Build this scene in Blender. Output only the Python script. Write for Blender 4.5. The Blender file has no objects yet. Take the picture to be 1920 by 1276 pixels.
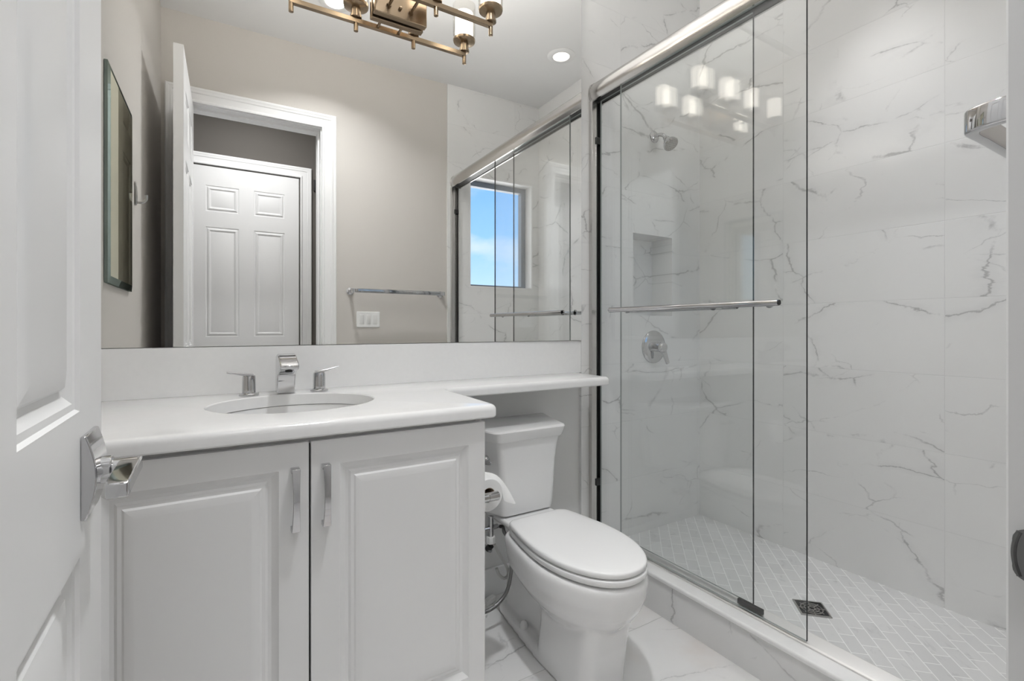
import bpy, bmesh, math, random
from mathutils import Vector, Matrix
random.seed(7)
SC = bpy.context.scene
COL = SC.collection

# ------------------------------------------------------------------ camera
cam_d = bpy.data.cameras.new('camera')
cam_d.sensor_fit = 'HORIZONTAL'; cam_d.sensor_width = 36.0
cam_d.lens = 916.0 / 1920.0 * 36.0
cam_d.shift_y = -24.0 / 1920.0
cam_d.clip_start = 0.005
cam = bpy.data.objects.new('camera', cam_d); COL.objects.link(cam)
cam.location = (0, 0, 1.134)
cam.rotation_euler = (math.radians(90), 0, math.radians(-31.49))
SC.camera = cam

# ------------------------------------------------------------------ exposure
SC.view_settings.view_transform = 'Standard'
SC.view_settings.look = 'None'
SC.view_settings.gamma = 1.0
SC.view_settings.use_curve_mapping = False
SC.view_settings.exposure = 0.77
SC.cycles.max_bounces = 14
SC.cycles.diffuse_bounces = 6
SC.cycles.glossy_bounces = 8
SC.cycles.transmission_bounces = 8
SC.cycles.transparent_max_bounces = 24
SC.cycles.sample_clamp_indirect = 3.0

# ------------------------------------------------------------------ sky
W = bpy.data.worlds.new('sky'); SC.world = W; W.use_nodes = True
wt = W.node_tree; wt.nodes.clear()
def wn(t, **k):
    n = wt.nodes.new(t)
    for a, b in k.items(): setattr(n, a, b)
    return n
w_out = wn('ShaderNodeOutputWorld'); w_bg = wn('ShaderNodeBackground')
w_tc = wn('ShaderNodeTexCoord'); w_sep = wn('ShaderNodeSeparateXYZ')
w_rmp = wn('ShaderNodeValToRGB')
w_rmp.color_ramp.elements[0].position = 0.0; w_rmp.color_ramp.elements[0].color = (0.55, 0.72, 0.90, 1)
w_rmp.color_ramp.elements[1].position = 0.42; w_rmp.color_ramp.elements[1].color = (0.10, 0.30, 0.66, 1)
e = w_rmp.color_ramp.elements.new(0.75); e.color = (2.0, 2.15, 2.4, 1)
e = w_rmp.color_ramp.elements.new(0.18); e.color = (0.24, 0.47, 0.78, 1)
w_noi = wn('ShaderNodeTexNoise'); w_noi.inputs['Scale'].default_value = 5.0; w_noi.inputs['Detail'].default_value = 6
w_map = wn('ShaderNodeMapping'); w_map.inputs['Scale'].default_value = (1, 1, 2.2); w_map.inputs['Location'].default_value = (0.35, 0.2, 0.1)
w_cl = wn('ShaderNodeValToRGB'); w_cl.color_ramp.elements[0].position = 0.49; w_cl.color_ramp.elements[1].position = 0.72
w_mix = wn('ShaderNodeMixRGB'); w_mix.inputs['Color2'].default_value = (0.66, 0.70, 0.76, 1)
L = wt.links.new
L(w_tc.outputs['Generated'], w_sep.inputs[0]); L(w_sep.outputs['Z'], w_rmp.inputs['Fac'])
L(w_tc.outputs['Generated'], w_map.inputs['Vector']); L(w_map.outputs[0], w_noi.inputs['Vector'])
L(w_noi.outputs[0], w_cl.inputs['Fac']); L(w_cl.outputs['Color'], w_mix.inputs['Fac'])
L(w_rmp.outputs['Color'], w_mix.inputs['Color1']); w_gr = wn('ShaderNodeMath', operation='LESS_THAN'); w_gr.inputs[1].default_value = -0.01
w_mx2 = wn('ShaderNodeMixRGB'); w_mx2.inputs['Color2'].default_value = (3.0, 2.95, 2.85, 1)   # unseen glowing ground below the horizon, added to brighten the window reveal
L(w_sep.outputs['Z'], w_gr.inputs[0]); L(w_gr.outputs[0], w_mx2.inputs['Fac']); L(w_mix.outputs[0], w_mx2.inputs['Color1']); L(w_mx2.outputs[0], w_bg.inputs['Color'])
w_bg.inputs['Strength'].default_value = 1.0
L(w_bg.outputs[0], w_out.inputs[0])

# ------------------------------------------------------------------ ceiling downlights, and an added hall fill light
def area_light(name, loc, size, power, color, spread=180, rot=(0, 0, 0), shape='DISK', size_y=None):
    d = bpy.data.lights.new(name, 'AREA'); d.shape = shape; d.size = size
    if size_y: d.size_y = size_y
    d.energy = power; d.color = color; d.spread = math.radians(spread)
    o = bpy.data.objects.new(name, d); COL.objects.link(o); o.location = loc; o.rotation_euler = rot
    return o
CEIL = 3.005
DOWN = [(2.03, 0.887), (0.58, 0.685)]
area_light('shower_downlight_light', (DOWN[0][0], DOWN[0][1], CEIL - 0.012), 0.10, 1.0, (0.99, 0.99, 1.0), 60)
area_light('bath_downlight_light', (DOWN[1][0], DOWN[1][1], CEIL - 0.012), 0.10, 6.4, (0.97, 0.985, 1.0), 125)
area_light('hall_fill_light', (0.25, -0.38, CEIL - 0.03), 0.25, 9.5, (0.98, 0.99, 1.0))  # unseen lamp added to fill the bathroom through the doorway
SHADE_GLOW = 3.4
CAP_FILL_GLOW = 350.0

# ================================================================== materials
MATS = {}
def new_mat(name):
    m = bpy.data.materials.new(name); m.use_nodes = True
    m.node_tree.nodes.clear(); MATS[name] = m
    return m, m.node_tree
def pbr(name, color, rough=0.5, metal=0.0, coat=0.0, spec=0.5, noise=0.0, nscale=30.0, bump=0.0, aniso=None):
    m, t = new_mat(name)
    o = t.nodes.new('ShaderNodeOutputMaterial'); p = t.nodes.new('ShaderNodeBsdfPrincipled')
    p.inputs['Base Color'].default_value = (*color, 1)
    p.inputs['Roughness'].default_value = rough; p.inputs['Metallic'].default_value = metal
    p.inputs['Coat Weight'].default_value = coat; p.inputs['Specular IOR Level'].default_value = spec
    p.inputs['Coat Roughness'].default_value = 0.05
    if noise or bump:
        g = t.nodes.new('ShaderNodeNewGeometry'); n = t.nodes.new('ShaderNodeTexNoise')
        n.inputs['Scale'].default_value = nscale; n.inputs['Detail'].default_value = 5
        mp = t.nodes.new('ShaderNodeMapping')
        if aniso: mp.inputs['Scale'].default_value = aniso
        t.links.new(g.outputs['Position'], mp.inputs['Vector']); t.links.new(mp.outputs[0], n.inputs['Vector'])
        if noise:
            mr = t.nodes.new('ShaderNodeMapRange')
            mr.inputs['From Min'].default_value = 0.3; mr.inputs['From Max'].default_value = 0.7
            mr.inputs['To Min'].default_value = 1 - noise; mr.inputs['To Max'].default_value = 1.0
            mx = t.nodes.new('ShaderNodeMixRGB'); mx.blend_type = 'MULTIPLY'; mx.inputs['Fac'].default_value = 1
            mx.inputs['Color1'].default_value = (*color, 1)
            t.links.new(n.outputs[0], mr.inputs['Value']); t.links.new(mr.outputs[0], mx.inputs['Color2'])
            t.links.new(mx.outputs[0], p.inputs['Base Color'])
        if bump:
            b = t.nodes.new('ShaderNodeBump'); b.inputs['Strength'].default_value = bump; b.inputs['Distance'].default_value = 0.002
            t.links.new(n.outputs[0], b.inputs['Height']); t.links.new(b.outputs[0], p.inputs['Normal'])
    t.links.new(p.outputs[0], o.inputs[0])
    return m
def emit(name, color, strength):
    m, t = new_mat(name)
    o = t.nodes.new('ShaderNodeOutputMaterial'); em = t.nodes.new('ShaderNodeEmission')
    em.inputs['Color'].default_value = (*color, 1); em.inputs['Strength'].default_value = strength
    t.links.new(em.outputs[0], o.inputs[0]); return m
def thin_glass(name, tint=(0.97, 0.985, 0.98), ior=1.5, rough=0.0):
    m, t = new_mat(name)
    o = t.nodes.new('ShaderNodeOutputMaterial'); g = t.nodes.new('ShaderNodeNewGeometry')
    tr = t.nodes.new('ShaderNodeBsdfTransparent'); gl = t.nodes.new('ShaderNodeBsdfGlossy')
    gl.inputs['Roughness'].default_value = rough; tr.inputs['Color'].default_value = (*tint, 1)
    fr = t.nodes.new('ShaderNodeFresnel'); mr = t.nodes.new('ShaderNodeMapRange')
    mr.inputs['To Min'].default_value = ior; mr.inputs['To Max'].default_value = 1.0 / ior
    t.links.new(g.outputs['Backfacing'], mr.inputs['Value']); t.links.new(mr.outputs[0], fr.inputs['IOR'])
    mx = t.nodes.new('ShaderNodeMixShader')
    t.links.new(fr.outputs[0], mx.inputs[0]); t.links.new(tr.outputs[0], mx.inputs[1]); t.links.new(gl.outputs[0], mx.inputs[2])
    t.links.new(mx.outputs[0], o.inputs[0]); return m
def mirror_mat(name, color):
    m, t = new_mat(name)
    o = t.nodes.new('ShaderNodeOutputMaterial'); g = t.nodes.new('ShaderNodeBsdfGlossy')
    g.inputs['Color'].default_value = (*color, 1); g.inputs['Roughness'].default_value = 0.0
    t.links.new(g.outputs[0], o.inputs[0]); return m

class NB:
    """tiny node-graph builder"""
    def __init__(s, t): s.t = t
    def put(s, sock, v):
        if isinstance(v, (int, float)): sock.default_value = v
        elif isinstance(v, tuple): sock.default_value = v
        else: s.t.links.new(v, sock)
    def math(s, op, a, b=0.0, c=None):
        n = s.t.nodes.new('ShaderNodeMath'); n.operation = op
        s.put(n.inputs[0], a); s.put(n.inputs[1], b)
        if c is not None: s.put(n.inputs[2], c)
        return n.outputs[0]
    def comb(s, x, y, z):
        n = s.t.nodes.new('ShaderNodeCombineXYZ')
        for i, v in enumerate((x, y, z)): s.put(n.inputs[i], v)
        return n.outputs[0]
    def vadd(s, a, b):
        n = s.t.nodes.new('ShaderNodeVectorMath'); n.operation = 'ADD'; s.put(n.inputs[0], a); s.put(n.inputs[1], b); return n.outputs[0]
    def vscale(s, a, k):
        n = s.t.nodes.new('ShaderNodeVectorMath'); n.operation = 'MULTIPLY'; s.put(n.inputs[0], a); s.put(n.inputs[1], (k, k, k) if isinstance(k, (int, float)) else k); return n.outputs[0]
    def noise(s, v, scale, detail=4, rough=0.5, dist=0.0):
        n = s.t.nodes.new('ShaderNodeTexNoise'); s.put(n.inputs['Vector'], v)
        n.inputs['Scale'].default_value = scale; n.inputs['Detail'].default_value = detail
        n.inputs['Roughness'].default_value = rough; n.inputs['Distortion'].default_value = dist
        return n.outputs[0]
    def remap(s, v, a, b, c, d, smooth=True):
        n = s.t.nodes.new('ShaderNodeMapRange')
        if smooth: n.interpolation_type = 'SMOOTHSTEP'
        s.put(n.inputs['Value'], v)
        n.inputs['From Min'].default_value = a; n.inputs['From Max'].default_value = b
        n.inputs['To Min'].default_value = c; n.inputs['To Max'].default_value = d
        return n.outputs[0]
    def mix(s, f, a, b):
        n = s.t.nodes.new('ShaderNodeMixRGB'); s.put(n.inputs['Fac'], f)
        for i, v in ((1, a), (2, b)): s.put(n.inputs[i], v if not (isinstance(v, tuple) and len(v) == 3) else (*v, 1))
        return n.outputs[0]

def marble_tile(name, ax, tile, off, base=(0.80, 0.80, 0.795), grout=(0.69, 0.69, 0.685), gw=0.0015, rough=0.16, vein_amt=0.58, vscale=1.0, warm=0.0, seed=0.0):
    """polished marble-look tile: axes ax=(i,j) of world position, tile=(w,h) grid with offset"""
    m, t = new_mat(name); b = NB(t)
    o = t.nodes.new('ShaderNodeOutputMaterial'); p = t.nodes.new('ShaderNodeBsdfPrincipled')
    g = t.nodes.new('ShaderNodeNewGeometry'); sp = t.nodes.new('ShaderNodeSeparateXYZ')
    t.links.new(g.outputs['Position'], sp.inputs[0])
    A = sp.outputs[ax[0]]; B = sp.outputs[ax[1]]
    if tile:
        ta = b.math('DIVIDE', b.math('SUBTRACT', A, off[0]), tile[0]); tb = b.math('DIVIDE', b.math('SUBTRACT', B, off[1]), tile[1])
        ia = b.math('FLOOR', ta); ib = b.math('FLOOR', tb)
        fa = b.math('MULTIPLY', b.math('SUBTRACT', ta, ia), tile[0]); fb = b.math('MULTIPLY', b.math('SUBTRACT', tb, ib), tile[1])
        da = b.math('MINIMUM', fa, b.math('SUBTRACT', tile[0], fa)); db = b.math('MINIMUM', fb, b.math('SUBTRACT', tile[1], fb))
        d = b.math('MINIMUM', da, db)
        gr = b.remap(d, gw * 0.5, gw * 1.1, 1.0, 0.0)
        jump = b.comb(b.math('MULTIPLY', ia, 3.17), b.math('MULTIPLY', ib, 5.43), b.math('ADD', b.math('MULTIPLY', b.math('ADD', ia, b.math('MULTIPLY', ib, 2.0)), 1.71), seed))
        P = b.vadd(b.comb(A, B, 0.0), jump)
    else:
        gr = 0.0; P = b.vadd(g.outputs['Position'], (seed, seed * 0.7, seed * 1.3))
    # veins: thin jagged cracks (edges of warped cells), kept only in patches
    rot = t.nodes.new('ShaderNodeMapping'); rot.inputs['Rotation'].default_value = (0, 0, math.radians(40)); rot.inputs['Scale'].default_value = (0.75, 1.25, 1.0)
    t.links.new(P, rot.inputs['Vector']); Q = rot.outputs[0]
    def warp(v, scale, amt, detail):
        n = t.nodes.new('ShaderNodeTexNoise'); n.inputs['Scale'].default_value = scale; n.inputs['Detail'].default_value = detail; n.inputs['Roughness'].default_value = 0.62
        t.links.new(v, n.inputs['Vector'])
        return b.vadd(v, b.vscale(b.vadd(n.outputs['Color'], (-0.5, -0.5, -0.5)), (amt, amt, 0.0)))
    def crack(v, scale, w):
        vo = t.nodes.new('ShaderNodeTexVoronoi'); vo.feature = 'DISTANCE_TO_EDGE'; vo.inputs['Scale'].default_value = scale
        t.links.new(v, vo.inputs['Vector'])
        return b.remap(vo.outputs['Distance'], 0.0, w, 1.0, 0.0)
    Q1 = warp(warp(Q, 1.6, 0.36, 2), 12.0, 0.075, 6); Q2 = warp(warp(b.vadd(Q, (3.1, 1.7, 0.4)), 2.4, 0.26, 2), 15.0, 0.06, 6)
    c1_ = crack(Q1, 2.2 * vscale, 0.011); c2_ = crack(Q2, 3.6 * vscale, 0.013); s1_ = crack(Q1, 2.2 * vscale, 0.07)
    m1 = b.remap(b.noise(b.vadd(P, (7.3, 1.1, 3.0)), 3.2 * vscale, 6, 0.66), 0.45, 0.60, 0.0, 1.0)
    m2 = b.remap(b.noise(b.vadd(P, (2.3, 9.1, 5.0)), 4.2 * vscale, 5, 0.62), 0.50, 0.66, 0.0, 1.0)
    V = b.math('MAXIMUM', b.math('MULTIPLY', c1_, m1), b.math('MULTIPLY', b.math('MULTIPLY', c2_, m2), 0.7))
    V = b.math('ADD', V, b.math('MULTIPLY', b.math('MULTIPLY', s1_, m1), 0.16))
    V = b.math('MULTIPLY', b.math('MINIMUM', V, 1.0), vein_amt)
    cloud = b.remap(b.noise(P, 2.0, 3, 0.5), 0.3, 0.7, 0.0, 1.0)
    c0 = b.mix(cloud, tuple(x * 0.975 for x in base), base)
    if warm:
        wm = b.remap(b.noise(b.vadd(P, (4.0, 4.0, 1.0)), 2.2, 4, 0.6), 0.5, 0.7, 0.0, warm)
        c0 = b.mix(wm, c0, (0.70, 0.60, 0.54))
    c1 = b.mix(V, c0, (0.27, 0.27, 0.275))
    c2 = b.mix(gr, c1, grout) if tile else c1
    t.links.new(c2, p.inputs['Base Color'])
    p.inputs['Roughness'].default_value = rough; p.inputs['Specular IOR Level'].default_value = 0.5
    if tile:
        bp = t.nodes.new('ShaderNodeBump'); bp.inputs['Strength'].default_value = 0.5; bp.inputs['Distance'].default_value = 0.001
        t.links.new(b.math('SUBTRACT', 1.0, gr), bp.inputs['Height']); t.links.new(bp.outputs[0], p.inputs['Normal'])
        rr = b.math('ADD', b.math('MULTIPLY', gr, 0.5), rough); t.links.new(rr, p.inputs['Roughness'])
    t.links.new(p.outputs[0], o.inputs[0]); return m

def mosaic(name):
    """small marble bricks laid on the diagonal, pale grout"""
    m, t = new_mat(name); b = NB(t)
    o = t.nodes.new('ShaderNodeOutputMaterial'); p = t.nodes.new('ShaderNodeBsdfPrincipled')
    g = t.nodes.new('ShaderNodeNewGeometry'); sp = t.nodes.new('ShaderNodeSeparateXYZ'); t.links.new(g.outputs['Position'], sp.inputs[0])
    X, Y = sp.outputs[0], sp.outputs[1]; s2 = 0.70711
    u = b.math('MULTIPLY', b.math('ADD', X, Y), s2); v = b.math('MULTIPLY', b.math('SUBTRACT', Y, X), s2)
    vec = b.comb(u, v, 0.0)
    bk = t.nodes.new('ShaderNodeTexBrick'); t.links.new(vec, bk.inputs['Vector'])
    bk.inputs['Scale'].default_value = 1.0; bk.inputs['Brick Width'].default_value = 0.1; bk.inputs['Row Height'].default_value = 0.05
    bk.inputs['Mortar Size'].default_value = 0.0018; bk.inputs['Mortar Smooth'].default_value = 0.3; bk.offset = 0.5
    bk.inputs['Color1'].default_value = (0.62, 0.62, 0.62, 1); bk.inputs['Color2'].default_value = (0.68, 0.68, 0.677, 1)
    bk.inputs['Mortar'].default_value = (0.80, 0.80, 0.795, 1)
    n = b.noise(b.vscale(vec, (1.0, 2.2, 1.0)), 14.0, 5, 0.6, 0.6); f = b.remap(n, 0.56, 0.72, 0.0, 0.5)
    n2 = b.noise(vec, 5.0, 3, 0.5); f2 = b.remap(n2, 0.35, 0.65, 0.0, 0.12)
    c = b.mix(f, bk.outputs['Color'], (0.40, 0.40, 0.41)); c = b.mix(f2, c, (0.5, 0.5, 0.5))
    c = b.mix(bk.outputs['Fac'], c, (0.86, 0.86, 0.855))
    t.links.new(c, p.inputs['Base Color']); p.inputs['Roughness'].default_value = 0.35
    bp = t.nodes.new('ShaderNodeBump'); bp.inputs['Strength'].default_value = 0.4; bp.inputs['Distance'].default_value = 0.001
    t.links.new(b.math('SUBTRACT', 1.0, bk.outputs['Fac']), bp.inputs['Height']); t.links.new(bp.outputs[0], p.inputs['Normal'])
    t.links.new(p.outputs[0], o.inputs[0]); return m

M_GREIGE = pbr('greige_paint', (0.575, 0.548, 0.515), 0.75, bump=0.12, nscale=180)
M_GREY = pbr('grey_paint', (0.74, 0.74, 0.735), 0.75, bump=0.12, nscale=180)
M_CEIL = pbr('ceiling_paint', (0.80, 0.80, 0.80), 0.85, bump=0.15, nscale=120)
M_TRIM = pbr('white_gloss_paint', (0.82, 0.82, 0.82), 0.32)
M_DOOR = pbr('white_door_paint', (0.80, 0.80, 0.80), 0.38, bump=0.04, nscale=90, aniso=(1, 1, 0.15))
M_CAB = pbr('white_cabinet_paint', (0.78, 0.78, 0.78), 0.36)
M_QUARTZ = pbr('white_quartz', (0.86, 0.86, 0.86), 0.13, noise=0.02, nscale=60)
M_CERAMIC = pbr('white_ceramic', (0.83, 0.83, 0.83), 0.08, coat=0.4)
M_SEAT = pbr('white_seat_plastic', (0.84, 0.84, 0.84), 0.14)
M_CHROME = pbr('chrome', (0.58, 0.58, 0.59), 0.06, metal=1.0)
M_NICKEL = pbr('satin_chrome', (0.52, 0.51, 0.50), 0.20, metal=1.0)
M_ALU = pbr('polished_aluminium', (0.60, 0.585, 0.57), 0.20, metal=1.0, bump=0.10, nscale=300, aniso=(1, 0.02, 1))
M_STRIKE = pbr('dull_steel', (0.20, 0.20, 0.20), 0.4, metal=0.9)
M_SATIN = pbr('satin_aluminium', (0.80, 0.79, 0.78), 0.42, metal=0.85)
M_BRONZE = pbr('brushed_bronze', (0.34, 0.26, 0.18), 0.26, metal=1.0, bump=0.08, nscale=400, aniso=(0.05, 1, 1))
M_BLACK = pbr('black_rubber', (0.012, 0.012, 0.012), 0.45)
M_DARK = pbr('black_and_gap_shade', (0.02, 0.02, 0.02), 0.6)  # black parts, and shade painted into the door gap and drain
M_WIN = pbr('grey_window_frame', (0.17, 0.20, 0.25), 0.45)
M_PAPER = pbr('white_tissue', (0.86, 0.86, 0.855), 0.95, bump=0.3, nscale=350)
M_CARD = pbr('brown_card', (0.35, 0.27, 0.2), 0.9)
M_PLASTIC = pbr('white_plastic', (0.82, 0.82, 0.81), 0.35)
M_TUBE = pbr('milky_tube', (0.72, 0.72, 0.70), 0.4)
M_HOSE = pbr('braided_steel', (0.30, 0.30, 0.30), 0.32, metal=1.0, bump=0.6, nscale=500)
M_DRAIN = pbr('drain_steel', (0.42, 0.41, 0.40), 0.28, metal=1.0)
M_GLASS = thin_glass('shower_glass', (0.992, 0.997, 0.995))
M_GLASSEDGE = pbr('glass_edge', (0.012, 0.016, 0.016), 0.35, spec=0.15)
M_GLASSEDGE2 = pbr('glass_edge_pale', (0.30, 0.33, 0.32), 0.15)
M_PANE = thin_glass('window_glass', (0.98, 0.99, 1.0))
M_SHADEGLASS = thin_glass('shade_glass', (0.97, 0.96, 0.94), 1.45, 0.02)
M_MIRROR = mirror_mat('mirror_silver', (0.94, 0.94, 0.93))
M_MIRROR2 = mirror_mat('old_mirror_silver', (0.82, 0.81, 0.68))
M_BEVEL = mirror_mat('mirror_bevel', (0.25, 0.30, 0.28))
M_GLOW = emit('shade_glow', (1.0, 0.955, 0.89), SHADE_GLOW)
M_CAP_FILL = emit('cap_fill_glow', (1.0, 0.985, 0.965), CAP_FILL_GLOW)  # added upward fill on the diffuser caps
M_LENS = emit('downlight_lens_glow', (1.0, 0.93, 0.80), 3.0)
TH = 0.2915
M_TB = marble_tile('marble_tile_back', (0, 2), (0.61, TH), (1.13, 0.0785), seed=1.0)
M_TR = marble_tile('marble_tile_right', (1, 2), (0.61, TH), (0.716, 0.0785), seed=5.0)
M_TF = marble_tile('marble_tile_front', (0, 2), (0.61, TH), (1.50, 0.0785), seed=9.0)
M_TN = marble_tile('marble_niche', (0, 2), None, None, seed=3.0)
M_TC = marble_tile('marble_curb', (1, 2), None, None, seed=12.0, base=(0.77, 0.77, 0.77))
M_FLOOR = marble_tile('marble_floor', (0, 1), (0.61, 0.61), (0.98, 1.327), base=(0.79, 0.785, 0.78), grout=(0.52, 0.52, 0.51), rough=0.2, seed=20.0, vein_amt=0.6, vscale=0.8, warm=0.35)
M_MOSAIC = mosaic('diagonal_brick_mosaic')

# ================================================================== mesh helpers
def link(name, bm, mat, parent=None, smooth=None, bevel=None, mods=(), segs=2):
    me = bpy.data.meshes.new(name); bmesh.ops.recalc_face_normals(bm, faces=bm.faces[:]) if bm.faces else None
    bm.to_mesh(me); bm.free()
    for m in (mat if isinstance(mat, (list, tuple)) else [mat]): me.materials.append(m)
    o = bpy.data.objects.new(name, me); COL.objects.link(o)
    if smooth is not None:
        me.shade_smooth()
        if smooth < 180: me.set_sharp_from_angle(angle=math.radians(smooth))
    if bevel:
        md = o.modifiers.new('bevel', 'BEVEL'); md.width = bevel; md.segments = segs; md.limit_method = 'ANGLE'; md.angle_limit = math.radians(40)
        me.shade_smooth(); me.set_sharp_from_angle(angle=math.radians(50))
        md.harden_normals = False
    if parent is not None: o.parent = parent
    return o
def BM(): return bmesh.new()
def box(bm, x0, x1, y0, y1, z0, z1, mi=0):
    vs = [bm.verts.new(p) for p in ((x0, y0, z0), (x1, y0, z0), (x1, y1, z0), (x0, y1, z0), (x0, y0, z1), (x1, y0, z1), (x1, y1, z1), (x0, y1, z1))]
    out = []
    for q in ((0, 3, 2, 1), (4, 5, 6, 7), (0, 1, 5, 4), (1, 2, 6, 5), (2, 3, 7, 6), (3, 0, 4, 7)):
        f = bm.faces.new([vs[i] for i in q]); f.material_index = mi; out.append(f)
    return out
def boxes(*bs):
    bm = BM()
    for b in bs: box(bm, *b)
    return bm
def loft(bm, rings, cap0=True, cap1=True, closed=True):
    R = [[bm.verts.new(p) for p in r] for r in rings]
    n = len(R[0])
    for a, b in zip(R, R[1:]):
        for i in range(n if closed else n - 1):
            j = (i + 1) % n
            bm.faces.new((a[i], a[j], b[j], b[i]))
    if cap0: bm.faces.new(R[0][::-1])
    if cap1: bm.faces.new(R[-1])
    return R
def circle(c, r, nrm, n=20, ry=None, ph=0.0, up=None):
    nrm = Vector(nrm).normalized()
    up = Vector(up) if up else (Vector((0, 0, 1)) if abs(nrm.z) < 0.9 else Vector((1, 0, 0)))
    a = up.cross(nrm).normalized(); b = nrm.cross(a)
    ry = r if ry is None else ry
    return [Vector(c) + a * math.cos(ph + 2 * math.pi * i / n) * r + b * math.sin(ph + 2 * math.pi * i / n) * ry for i in range(n)]
def cyl(bm, p0, p1, r0, r1=None, n=24):
    p0, p1 = Vector(p0), Vector(p1); d = p1 - p0
    loft(bm, [circle(p0, r0, d, n), circle(p1, r0 if r1 is None else r1, d, n)])
def lathe(bm, base, axis, prof, n=28):
    """prof: (distance along axis, radius)"""
    base = Vector(base); ax = Vector(axis).normalized()
    loft(bm, [circle(base + ax * h, max(r, 1e-5), ax, n) for h, r in prof])
def smooth_path(pts, k=6):
    pts = [Vector(p) for p in pts]; out = []
    for i in range(len(pts) - 1):
        p0 = pts[max(i - 1, 0)]; p1 = pts[i]; p2 = pts[i + 1]; p3 = pts[min(i + 2, len(pts) - 1)]
        for s in range(k):
            t = s / k
            out.append(0.5 * ((2 * p1) + (p2 - p0) * t + (2 * p0 - 5 * p1 + 4 * p2 - p3) * t * t + (3 * p1 - p0 - 3 * p2 + p3) * t ** 3))
    out.append(pts[-1]); return out
def tube(bm, pts, r, n=12, smooth=True, k=6):
    P = smooth_path(pts, k) if smooth else [Vector(p) for p in pts]
    rings = []; a = None
    for i, p in enumerate(P):
        d = (P[min(i + 1, len(P) - 1)] - P[max(i - 1, 0)]).normalized()
        if a is None:
            a = d.orthogonal().normalized()
        else:
            a = (a - d * a.dot(d)).normalized()
        b = d.cross(a)
        rr = r(i / (len(P) - 1)) if callable(r) else r
        rings.append([p + a * math.cos(2 * math.pi * q / n) * rr + b * math.sin(2 * math.pi * q / n) * rr for q in range(n)])
    loft(bm, rings)
def rrect(cx, cy, hx, hy, r, n=5):
    out = []
    for sx, sy, a0 in ((1, 1, 0), (-1, 1, 90), (-1, -1, 180), (1, -1, 270)):
        for i in range(n + 1):
            a = math.radians(a0 + 90 * i / n)
            out.append((cx + sx * (hx - r) + r * math.cos(a), cy + sy * (hy - r) + r * math.sin(a)))
    return out
def round_poly(pts, rad, n=6):
    """round the corners of a closed 2-D polygon; rad: one radius per corner"""
    out = []; m = len(pts)
    for i, p in enumerate(pts):
        r = rad[i]
        if r <= 0: out.append(Vector(p)); continue
        p = Vector(p); a = (Vector(pts[i - 1]) - p).normalized(); b = (Vector(pts[(i + 1) % m]) - p).normalized()
        ang = a.angle(b); d = r / math.tan(ang / 2); c = p + (a + b).normalized() * (r / math.sin(ang / 2))
        s = p + a * d - c; e_ = p + b * d - c
        a0 = math.atan2(s.y, s.x); a1 = math.atan2(e_.y, e_.x)
        dd = (a1 - a0 + math.pi) % (2 * math.pi) - math.pi
        for q in range(n + 1): out.append(c + Vector((math.cos(a0 + dd * q / n), math.sin(a0 + dd * q / n))) * r)
    return out
def inset_poly(P, d):
    """inset a CCW polygon by d"""
    out = []; m = len(P)
    for i in range(m):
        p = Vector(P[i]); e1 = (p - Vector(P[i - 1])); e2 = (Vector(P[(i + 1) % m]) - p)
        if e1.length < 1e-9: e1 = e2
        if e2.length < 1e-9: e2 = e1
        n1 = Vector((-e1.y, e1.x)).normalized(); n2 = Vector((-e2.y, e2.x)).normalized()
        nn = n1 + n2; nn = nn / max(nn.length_squared / 2, 0.2)
        out.append(p + nn * d)
    return out
def panel_face(bm, xs, zs, panels, y, sgn, prof, mi=0):
    """a flat face in the xz plane at y, with raised-panel mouldings in the cells listed in panels.
    prof: list of (inset, depth); sgn=-1 faces -y, +1 faces +y; depth goes into the leaf"""
    V = {}
    def v(x, yy, z):
        k = (round(x, 5), round(yy, 5), round(z, 5))
        if k not in V: V[k] = bm.verts.new(k)
        return V[k]
    def quad(*q):
        f = bm.faces.new(q if sgn < 0 else q[::-1]); f.material_index = mi
    for i in range(len(xs) - 1):
        for j in range(len(zs) - 1):
            x0, x1, z0, z1 = xs[i], xs[i + 1], zs[j], zs[j + 1]
            if (i, j) in panels:
                prev = (0.0, 0.0)
                for ins, dep in prof + [None] if False else prof:
                    a, b = prev; c, d = ins, dep
                    ya, yb = y - sgn * b, y - sgn * d
                    o4 = [(x0 + a, z0 + a), (x1 - a, z0 + a), (x1 - a, z1 - a), (x0 + a, z1 - a)]
                    i4 = [(x0 + c, z0 + c), (x1 - c, z0 + c), (x1 - c, z1 - c), (x0 + c, z1 - c)]
                    for k in range(4):
                        k2 = (k + 1) % 4
                        quad(v(o4[k][0], ya, o4[k][1]), v(o4[k2][0], ya, o4[k2][1]), v(i4[k2][0], yb, i4[k2][1]), v(i4[k][0], yb, i4[k][1]))
                    prev = (ins, dep)
                a, b = prev; yy = y - sgn * b
                quad(v(x0 + a, yy, z0 + a), v(x1 - a, yy, z0 + a), v(x1 - a, yy, z1 - a), v(x0 + a, yy, z1 - a))
            else:
                quad(v(x0, y, z0), v(x1, y, z0), v(x1, y, z1), v(x0, y, z1))
def panel_leaf(w, h, t, xs, zs, panels, prof, back=True):
    """slab 0..w, 0..t, 0..h with moulded panels on the front (-y) and on the back too"""
    bm = BM()
    panel_face(bm, xs, zs, panels, 0.0, -1, prof)
    panel_face(bm, xs, zs, panels if back else set(), t, 1, prof)
    def side(p):
        a = [bm.verts.new(q) for q in p]; bm.faces.new(a)
    side([(0, 0, 0), (0, 0, h), (0, t, h), (0, t, 0)]); side([(w, 0, 0), (w, t, 0), (w, t, h), (w, 0, h)])
    side([(0, 0, h), (w, 0, h), (w, t, h), (0, t, h)]); side([(0, 0, 0), (0, t, 0), (w, t, 0), (w, 0, 0)])
    return bm
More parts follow.
